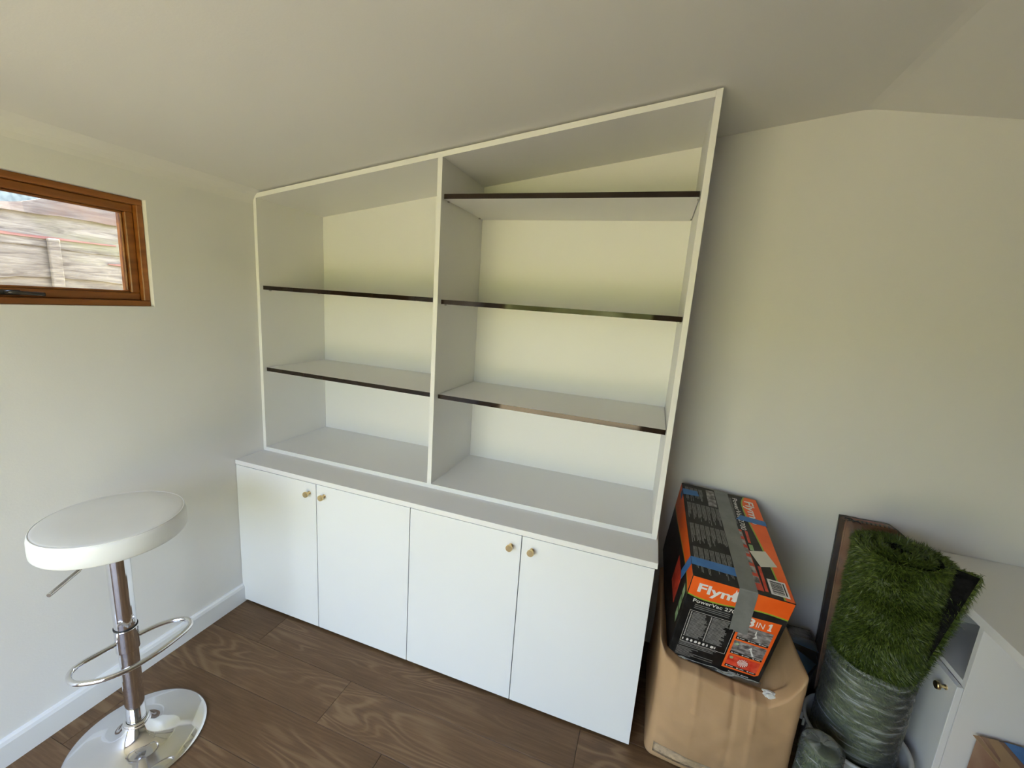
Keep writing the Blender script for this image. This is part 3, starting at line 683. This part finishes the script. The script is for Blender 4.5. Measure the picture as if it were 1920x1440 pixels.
obj('barcode', bm, M['box_k'], fb_, world=False)
# tapes: grey duct tape over the top and down the front; blue masking tape pieces
def tape(name, m, segs, label, lift=.0018):
    bm = bmesh.new()
    for rows_ in segs:
        g_ = [[bm.verts.new(p) for p in r_] for r_ in rows_]
        for a, b_ in zip(g_, g_[1:]):
            for i in range(len(a)-1): bm.faces.new((a[i], a[i+1], b_[i+1], b_[i]))
    bmesh.ops.remove_doubles(bm, verts=bm.verts, dist=.0002)
    solidify(bm, .0005); return tag(obj(name, bm, M[m], fb_, world=False), label)
rows_ = []
for v_ in np.linspace(bl, .0, 24): rows_.append([fp('top', .136+.008*(1-v_/bl)+(.056)*t_, v_, .0020+.0003*noise.noise(Vector((v_*30, t_*3, 0)))) for t_ in np.linspace(0, 1, 7)])
rows_.append([(.144+.056*t_, -.0022, -.0015) for t_ in np.linspace(0, 1, 7)])
for q in np.linspace(.006, .182, 22):
    jag = .008*noise.noise(Vector((q*1, 5, 2)))
    rows_.append([(.1445+.056*t_+.085*q*(1+.0*t_), -.0022-.0014*abs(noise.noise(Vector((q*55, t_*4, 1)))), -q-(.010*noise.noise(Vector((t_*4, 9, 1))) if q > .17 else 0)) for t_ in np.linspace(0, 1, 9)][:7] if False else [(.1445+.056*t_+.085*q, -.0022-.0014*abs(noise.noise(Vector((q*55, t_*4, 1)))), -q-(.010*noise.noise(Vector((t_*4, 9, 1))) if q > .17 else 0)) for t_ in np.linspace(0, 1, 7)])
tape('duct_tape', 'duct', [rows_], 'wide grey duct tape')
def quad_rows(face, p00, p10, p01, p11, off, n=8):
    return [[fp(face, *( (1-s)*((1-t_)*np.array(p00)+t_*np.array(p10)) + s*((1-t_)*np.array(p01)+t_*np.array(p11))), off) for t_ in np.linspace(0, 1, n)] for s in np.linspace(0, 1, 4)]
tape('blue_tape', 'blue', [quad_rows('top', (0.0, .478), (.066, .487), (0.0, .522), (.060, .524), .0022), quad_rows('left', (.478, 0.0), (.478, -.03), (.522, 0.0), (.522, -.03), .0018)], 'short blue tape piece at the far corner')
tape('blue_tape', 'blue', [quad_rows('top', (.199, .388), (bw, .386), (.222, .422), (bw, .417), .0024), quad_rows('right', (.386, 0.0), (.386, -.03), (.417, 0.0), (.417, -.03), .0018)], 'blue tape piece on the right edge')
tape('blue_tape', 'blue', [quad_rows('top', (0.0, .052), (.146, .050), (0.0, .090), (.148, .090), .0017), quad_rows('left', (.052, 0.0), (.115, -.135), (.090, 0.0), (.145, -.12), .0018)], 'blue tape piece nearest the front, wrapping round the left side')
# torn patch over the last letter
dobj('torn_patch', 'box_w', [('front', [(.134, -.030), (.138, -.022), (.139, -.008), (.143, -.020), (.150, -.008), (.1475, -.030), (.156, -.040), (.150, -.046), (.153, -.062), (.143, -.052), (.134, -.063), (.136, -.050), (.130, -.044)])], 3, 'torn white patch over the end of the word')
# clear plastic wrap lip along the bottom of the front
bm = ribbon([[(.0+bw*t_, -.003-.006*s+.003*noise.noise(Vector((t_*14, s*3, 0))), -bh+.014-.030*s+.006*noise.noise(Vector((t_*9, s, 4)))) for t_ in np.linspace(0, 1.01, 40)] for s in np.linspace(0, .55, 5)])
obj('plastic_wrap', solidify(bm, .0004), M['film2'], fb_, world=False, smooth=True)
o = crumple('plastic_wrap_tail', (.338, -.035, -bh+.012), (.028, .012, .010), 3.3, M['tub'], None)
o.parent = fb_; tag(o, 'crumpled white end of the plastic wrap')

# ================================================================== BOXES AT THE BACK WALL
tb_ = empty('tall_flat_carton', (2.84, -.12, 0), 'tall narrow reddish-brown carton in plastic wrap leaning on the wall behind the grass roll', 'carton')
lean = math.atan2(.085, .88)
LM = Matrix.Translation((2.722, -.155, 0.001)) @ Matrix.Rotation(-lean, 4, 'X')
def leaned(bm):
    bmesh.ops.transform(bm, matrix=LM, verts=bm.verts); return bm
tw_, td_, th_ = .215, .058, .872
bm = prism_y([(0, 0), (tw_, 0), (tw_, th_-.035), (tw_-.045, th_), (0, th_)], 0, td_)
bmesh.ops.bevel(bm, geom=bm.edges[:], offset=.004, segments=2, affect='EDGES')
obj('carton_body', leaned(bm), M['card_d'], tb_)
bm = bmesh.new()
for i in range(13):
    xx = .012 + i*.0150; z_ = th_+.0006 - (max(0, xx-(tw_-.045))*.78)
    vs = [(xx, .006, z_), (xx+.006, .006, z_-.0), (xx+.016, .036, z_-.0), (xx+.010, .036, z_)]
    if xx + .016 > tw_-.045: vs = [(x, y, th_+.0006-max(0, x-(tw_-.045))*.78) for x, y, _ in vs]
    A = [bm.verts.new(v) for v in vs]; B = [bm.verts.new((v[0], v[1], v[2]-.0005)) for v in vs]
    bm.faces.new(A); bm.faces.new(B[::-1])
    for j in range(4): bm.faces.new((A[j], A[(j+1) % 4], B[(j+1) % 4], B[j]))
tag(obj('printed_stripes', leaned(bm), M['box_k'], tb_), kind='stuff')
obj('red_label', leaned(box(.035, .150, .038, .056, th_, th_+.0008)), M['box_r'], tb_)
bm = prism_y([(-.003, .0), (tw_+.003, .0), (tw_+.003, th_-.033), (tw_-.044, th_+.004), (-.003, th_+.004)], -.003, td_+.003)
bmesh.ops.subdivide_edges(bm, edges=bm.edges, cuts=6, use_grid_fill=True)
for v in bm.verts: v.co += Vector((1, 1, 1))*.0015*noise.noise(v.co*25)
obj('plastic_wrap', leaned(bm), M['film2'], tb_, smooth=True)
bm = bmesh.new()
for i in range(16):
    p0 = Vector((random.uniform(-.004, .030), random.uniform(.0, .03), th_+random.uniform(-.02, .004)))
    tube(smooth_path([p0, p0+Vector((random.uniform(.0, .02), .004, random.uniform(.004, .012))), p0+Vector((random.uniform(.01, .035), .0, random.uniform(-.01, .004)))], 2), .0011, 5, bm)
tag(obj('crumpled_black_film', leaned(bm), M['rubber'], tb_), kind='stuff')

wb = empty('wrapped_dark_box', (2.585, -.25, 0), 'dark clear-wrapped box with broad blue tape, behind the big carton', 'box')
pl = [(2.528, -.335), (2.585, -.335), (2.625, -.245), (2.648, -.14), (2.648, -.06), (2.528, -.06)]
def prism_z(poly_, z0_, z1_):
    bm = bmesh.new(); a = [bm.verts.new((x, y, z0_)) for x, y in poly_]; b_ = [bm.verts.new((x, y, z1_)) for x, y in poly_]
    bm.faces.new(a[::-1]); bm.faces.new(b_); n = len(poly_)
    for i in range(n): bm.faces.new((a[i], a[(i+1) % n], b_[(i+1) % n], b_[i]))
    return bm
pt = [(2.528, -.335), (2.595, -.350), (2.665, -.250), (2.690, -.150), (2.690, -.060), (2.528, -.060)]
def loft_z(a_, b_, z0_, z1_, e=0.0, cuts=0):
    bm = bmesh.new(); A = [bm.verts.new((x+(e if x > 2.55 else -e*.5), y-(e if y < -.1 else -e), z0_)) for x, y in a_]; B = [bm.verts.new((x+(e if x > 2.55 else -e*.5), y-(e if y < -.1 else -e), z1_)) for x, y in b_]
    bm.faces.new(A[::-1]); bm.faces.new(B); n = len(a_)
    for i in range(n): bm.faces.new((A[i], A[(i+1) % n], B[(i+1) % n], B[i]))
    if cuts: bmesh.ops.subdivide_edges(bm, edges=bm.edges, cuts=cuts, use_grid_fill=True)
    return bm
bm = loft_z(pl, pt, 0, .325); bmesh.ops.bevel(bm, geom=bm.edges[:], offset=.008, segments=2, affect='EDGES')
obj('box_body', bm, M['backing'], wb)
bm = bmesh.new()
A = [(2.528, -.06, .3266), (2.600, -.06, .3266), (2.648, -.06, .3266)]
rows_ = [[(2.534+.02*s+.10*t_*(1-.2*s), -.10-.20*t_-.09*s, .3275) for t_ in np.linspace(0, 1, 6)] for s in np.linspace(0, 1, 3)]
obj('blue_tape', solidify(ribbon([[ (2.530, -.130, .3275), (2.570, -.17, .3275), (2.625, -.225, .3275), (2.655, -.262, .3275)], [(2.530, -.215, .3275), (2.548, -.25, .3275), (2.572, -.295, .3275), (2.600, -.340, .3275)]]), .0006), M['blue'], wb)
obj('blue_tape', solidify(ribbon([[(2.600, -.165, .3282), (2.686, -.190, .3282)], [(2.570, -.105, .3282), (2.688, -.125, .3282)]]), .0006), M['blue'], wb)
bm = loft_z(pl, pt, .001, .330, .002, 8)
for v in bm.verts: v.co += Vector((1, 1, 1.5))*.0022*noise.noise(v.co*22)
for v in bm.verts: v.co.z = max(v.co.z, .0005)
obj('plastic_wrap', bm, M['film2'], wb, smooth=True)

# ================================================================== ARTIFICIAL GRASS ROLL
gx, gy = 2.778, -.345
def mesh_np(name, V, Fc, m, parent, smooth=False):
    me = bpy.data.meshes.new(name); V = np.asarray(V, float); off = np.array(ORG[parent.name]); me.from_pydata((V-off).tolist(), [], Fc.tolist() if hasattr(Fc, 'tolist') else Fc); me.update()
    if smooth: me.polygons.foreach_set('use_smooth', [True]*len(me.polygons))
    o = link(name, me, m, parent); ORG[o.name] = ORG[parent.name]; return o
def blades(P, N, L, W_, lean, seed=0):
    """P base points, N outward normals, lean = preferred direction array"""
    n = len(P); rg = np.random.default_rng(seed)
    jit = rg.normal(0, .38, (n, 3)); D1 = N + .30*lean + jit*.8; D1 /= np.linalg.norm(D1, axis=1)[:, None]
    D2 = D1 + .75*lean + jit*.6 + np.array([0, 0, -.15]); D2 /= np.linalg.norm(D2, axis=1)[:, None]
    side = np.cross(D1, rg.normal(0, 1, (n, 3))); side /= np.linalg.norm(side, axis=1)[:, None]
    ln = L*rg.uniform(.6, 1.15, n)[:, None]; wd = W_*rg.uniform(.7, 1.2, n)[:, None]
    A = P-side*wd; B = P+side*wd; mid = P+D1*ln*.5; Cc = mid-side*wd*.8; Dd_ = mid+side*wd*.8; Ee = mid+D2*ln*.5
    V = np.stack([A, B, Dd_, Cc, Ee], 1).reshape(-1, 3); i = np.arange(n)[:, None]*5
    q = np.hstack([i, i+1, i+2, i+3]); t_ = np.hstack([i+3, i+2, i+4])
    return V, q.tolist() + t_.tolist()
gr = empty('grass_roll', (gx, gy, 0), 'tall upright roll of green artificial grass, lower half bound in clear stretch film', 'grass roll')
ZB, ZM, ZT = .004, .475, .905
R0 = .112
def sheet(theta, z):
    """plan position of the backing for unrolled angle theta (deg from the outer free end), z height"""
    s = min(max((z-.44)/(ZT-.44), 0), 1)
    ang = math.radians(-22 + theta)
    rr = (R0 - .010*theta/362.0 if theta < 362 else R0 - .010 - .036*(theta-362)/360.0) + .004*s
    p = Vector((gx+rr*math.cos(ang), gy+rr*math.sin(ang), z)); n_ = Vector((math.cos(ang), math.sin(ang), 0))
    return p, n_
FL = Vector((.80, -.60, 0)).normalized()
def outer_pt(k_, z):
    """free end flaring away: k_ 0..1"""
    s = min(max((z-.44)/(ZT-.44), 0), 1)
    p, n_ = sheet(0, z); tdir = Vector((.62, -.78, 0)).normalized()
    d_ = FL
    q = p + n_*.012*s + d_*(.058*s*k_) ; nn = Vector((.86, .50, 0)).normalized()
    return q, nn
th_list = list(np.linspace(0, 1170, 150))
zs_ = list(np.linspace(ZB+.01, ZT, 22))
V = []; Fc = []
cols = [('o', k_) for k_ in (1, .8, .6, .4, .2)] + [('s', t_) for t_ in th_list]
for kind_, t_ in cols:
    for z in zs_:
        p, n_ = outer_pt(t_, z) if kind_ == 'o' else sheet(t_, z)
        V.append(p[:])
nz_ = len(zs_)
for i in range(len(cols)-1):
    for j in range(nz_-1): Fc.append([i*nz_+j, (i+1)*nz_+j, (i+1)*nz_+j+1, i*nz_+j+1])
bk = mesh_np('turf_backing', V, Fc, M['backing'], gr, True)
sm_ = bk.modifiers.new('thickness', 'SOLIDIFY'); sm_.thickness = .002
tag(bk, 'black woven backing of the turf')
# blades on the outer face (visible turn) above the film
def sample(nb, th0, th1, za, zb_, seed, flare=False):
    rg = np.random.default_rng(seed); P = []; N = []
    for _ in range(nb):
        z = rg.uniform(za, zb_)
        if flare: p, n_ = outer_pt(rg.uniform(0, 1), z)
        else: p, n_ = sheet(rg.uniform(th0, th1), z)
        P.append(p[:]); N.append(n_[:])
    P = np.array(P); N = np.array(N)
    # clumped lean
    c = np.array([[noise.noise(Vector(p)*14), noise.noise(Vector(p)*14+Vector((7, 0, 0))), noise.noise(Vector(p)*11+Vector((0, 9, 0)))] for p in P])
    lean_ = c*np.array([1.6, 1.6, 1.4]) + np.array([.10, -.10, -.55])
    return P, N, lean_
P1, N1, L1 = sample(27000, 150, 362, ZM-.02, ZT, 1)
P2, N2, L2 = sample(9000, 0, 150, ZM-.02, ZT, 2)
P3, N3, L3 = sample(8000, 0, 0, ZM+.02, ZT+.004, 3, True)
P4, N4, L4 = sample(20000, 362, 1165, ZT-.05, ZT, 4); N4 = N4*.55 + np.array([0, 0, .35]); L4 = L4*np.array([1, 1, .1]) + np.array([0, 0, .35])
P5, N5, L5 = sample(3500, 0, 362, ZT-.012, ZT, 5); L5 = L5*np.array([1, 1, .2]) + np.array([0, 0, .5])
P = np.vstack([P1, P2, P3, P4, P5]); N = np.vstack([N1, N2, N3, N4, N5]); LL = np.vstack([L1, L2, L3, L4, L5])
V, Fc = blades(P, N, .030, .0015, LL, 5)
g_o = mesh_np('grass_blades', V, Fc, M['grass'], gr); tag(g_o, kind='stuff')
# pressed turf under the film
bm = lathe([(0, ZB), (R0+.004, ZB), (R0+.010, .03), (R0+.008, .15), (R0+.006, .3), (R0+.004, .42), (R0+.006, ZM), (R0-.02, ZM+.005), (0, ZM+.005)], gx, gy, 64)
for v in bm.verts:
    k_ = noise.noise(v.co*18)*.003; v.co.x += k_; v.co.y += k_
obj('pressed_turf', bm, M['grass_w'], gr, smooth=True)
P6 = []; N6 = []; rg = np.random.default_rng(11)
for _ in range(9000):
    a = rg.uniform(0, 2*math.pi); z = rg.uniform(.01, ZM); P6.append((gx+(R0+.0065)*math.cos(a), gy+(R0+.0065)*math.sin(a), z)); N6.append((-math.sin(a)*.9+.12*math.cos(a), math.cos(a)*.9+.12*math.sin(a), -.8))
N6 = np.array(N6); V, Fc = blades(np.array(P6), N6, .020, .0010, N6*.0, 6)
V = np.asarray(V); rad = np.hypot(V[:, 0]-gx, V[:, 1]-gy); mx_ = R0+.0125; k_ = np.minimum(1, mx_/rad); V[:, 0] = gx+(V[:, 0]-gx)*k_; V[:, 1] = gy+(V[:, 1]-gy)*k_; V[:, 2] = np.maximum(V[:, 2], .003)
M['grass_p'] = mat('pressed_blades', (.055, .078, .018), .5, var=(60, (.15, .18, .055), None, .35, .65))
tag(mesh_np('pressed_blades', V, Fc, M['grass_p'], gr), kind='stuff')
# film: wrinkled shell, uv = (arc length, height)
me = bpy.data.meshes.new('stretch_film'); V = []; Fc = []; UV = []
na, nzv = 220, 110
for i in range(na+1):
    a = 2*math.pi*i/na
    for j in range(nzv+1):
        t_ = j/nzv; z = .006 + (ZM+.012-.006)*t_
        s_ = a*.13; wr = noise.noise(Vector((s_*9+z*9, z*60-s_*40, 0)))*.0022 + noise.noise(Vector((s_*20, z*120-s_*60, 4)))*.0010
        top = max(0, (t_-.93)/.07)
        r_ = R0 + .0155 + .004*math.exp(-z/.05) + wr - .004*top + .010*max(0, 1-z/.12)*max(0, math.cos(a-math.radians(215)))
        V.append((gx+r_*math.cos(a)-gx, gy+r_*math.sin(a)-gy, z + .006*noise.noise(Vector((math.cos(a)*2, math.sin(a)*2, 0)))*t_)); UV.append((s_, z))
for i in range(na):
    for j in range(nzv): Fc.append((i*(nzv+1)+j, (i+1)*(nzv+1)+j, (i+1)*(nzv+1)+j+1, i*(nzv+1)+j+1))
me.from_pydata(V, [], Fc); uvl = me.uv_layers.new(name='UVMap')
idx = np.zeros(len(me.loops), int); me.loops.foreach_get('vertex_index', idx); uvl.data.foreach_set('uv', np.array(UV)[idx].ravel())
me.polygons.foreach_set('use_smooth', [True]*len(me.polygons)); me.update()
fo = link('stretch_film', me, M['film'], gr); tag(fo, 'clear wrinkled stretch film')

# white tub round the foot of the roll
tbx, tby, trr = 2.778, -.360, .158
tbo = empty('white_tub', (tbx, tby, 0), 'shallow white plastic tub with a ribbed rim round the foot of the grass roll', 'tub')
obj('tub_wall', lathe([(.1500, .001), (.1510, .002), (trr-.004, .155), (trr+.004, .160), (trr+.006, .166), (trr+.003, .171), (trr-.006, .170), (trr-.010, .160), (.1460, .004), (.1460, .001)], tbx, tby, 72), M['tub'], tbo, smooth=True)
bm = bmesh.new()
for i in range(36):
    a = 2*math.pi*i/36; c_x, c_y = tbx+(trr+.004)*math.cos(a), tby+(trr+.004)*math.sin(a)
    b3 = box(-.004, .004, -.0015, .0015, .128, .160); bmesh.ops.transform(b3, matrix=Matrix.Translation((c_x, c_y, 0)) @ Matrix.Rotation(a, 4, 'Z'), verts=b3.verts)
    tmp = bpy.data.meshes.new('t'); b3.to_mesh(tmp); bm.from_mesh(tmp); b3.free(); bpy.data.meshes.remove(tmp)
tag(obj('rim_ribs', bm, M['tub'], tbo), kind='stuff')

# small wrapped offcut standing in front of the tub
ox, oy = 2.597, -.562
go = empty('grass_offcut', (ox, oy, 0), 'short offcut roll of artificial grass in film at the floor before the tall roll', 'grass roll')
obj('turf_core', lathe([(0, .002), (.050, .002), (.052, .02), (.050, .245), (.040, .252), (0, .252)], ox, oy, 40), M['grass_w'], go, smooth=True)
P7 = []; N7 = []
for _ in range(5000):
    a = rg.uniform(0, 2*math.pi); z = rg.uniform(.012, .25); P7.append((ox+.050*math.cos(a), oy+.050*math.sin(a), z)); N7.append((math.cos(a)-math.sin(a)*.6, math.sin(a)+math.cos(a)*.6, -.5))
V, Fc = blades(np.array(P7), np.array(N7), .016, .0011, np.array(N7)*.2, 8)
tag(mesh_np('grass_blades', V, Fc, M['grass'], go), kind='stuff')
bm = lathe([(.064, .003), (.065, .03), (.064, .10), (.062, .18), (.060, .26), (.045, .268), (0, .269)], ox, oy, 90)
bmesh.ops.subdivide_edges(bm, edges=bm.edges, cuts=2, use_grid_fill=True)
for v in bm.verts:
    k_ = noise.noise(Vector((v.co.x*50, v.co.y*50, v.co.z*18)))*.003; v.co.x += k_; v.co.y += k_
of = obj('stretch_film', bm, M['film'], go, smooth=True)
uvl = of.data.uv_layers.new(name='UVMap')
for lp in of.data.loops:
    c_ = of.data.vertices[lp.vertex_index].co; uvl.data[lp.index].uv = (math.atan2(c_.y, c_.x)*.07+.9, c_.z*1.0+.3)

# carton under the desk with blue tape, in a plastic sheet
ub = empty('under_desk_carton', (3.32, -.62, 0), 'brown carton with a strip of blue tape, pushed under the desk', 'carton')
ux0, ux1, uy0, uy1, uz = 3.052, 3.55, -.83, -.428, .366
bm = box(ux0, ux1, uy0, uy1, .001, uz, bev=.004)
obj('carton_body', bm, M['card_d'], ub)
obj('flap_tape', solidify(ribbon([[(ux0+.01, -.60, uz+.001), (ux1-.01, -.60, uz+.001)], [(ux0+.01, -.645, uz+.001), (ux1-.01, -.645, uz+.001)]]), .0004), M['clear'], ub)
obj('blue_tape', solidify(ribbon([[(3.118, -.43, uz+.0016), (3.140, -.82, uz+.0016)], [(3.166, -.43, uz+.0016), (3.188, -.82, uz+.0016)]]), .0005), M['blue'], ub)
obj('flap', solidify(ribbon([[(ux0-.012, uy1-.004, uz-.004), (ux0-.004, uy1-.19, uz+.003), (ux0-.010, uy0+.01, uz-.001)], [(ux0+.05, uy1-.004, uz+.003), (ux0+.05, uy1-.19, uz+.006), (ux0+.05, uy0+.01, uz+.003)]]), .002), M['card'], ub)
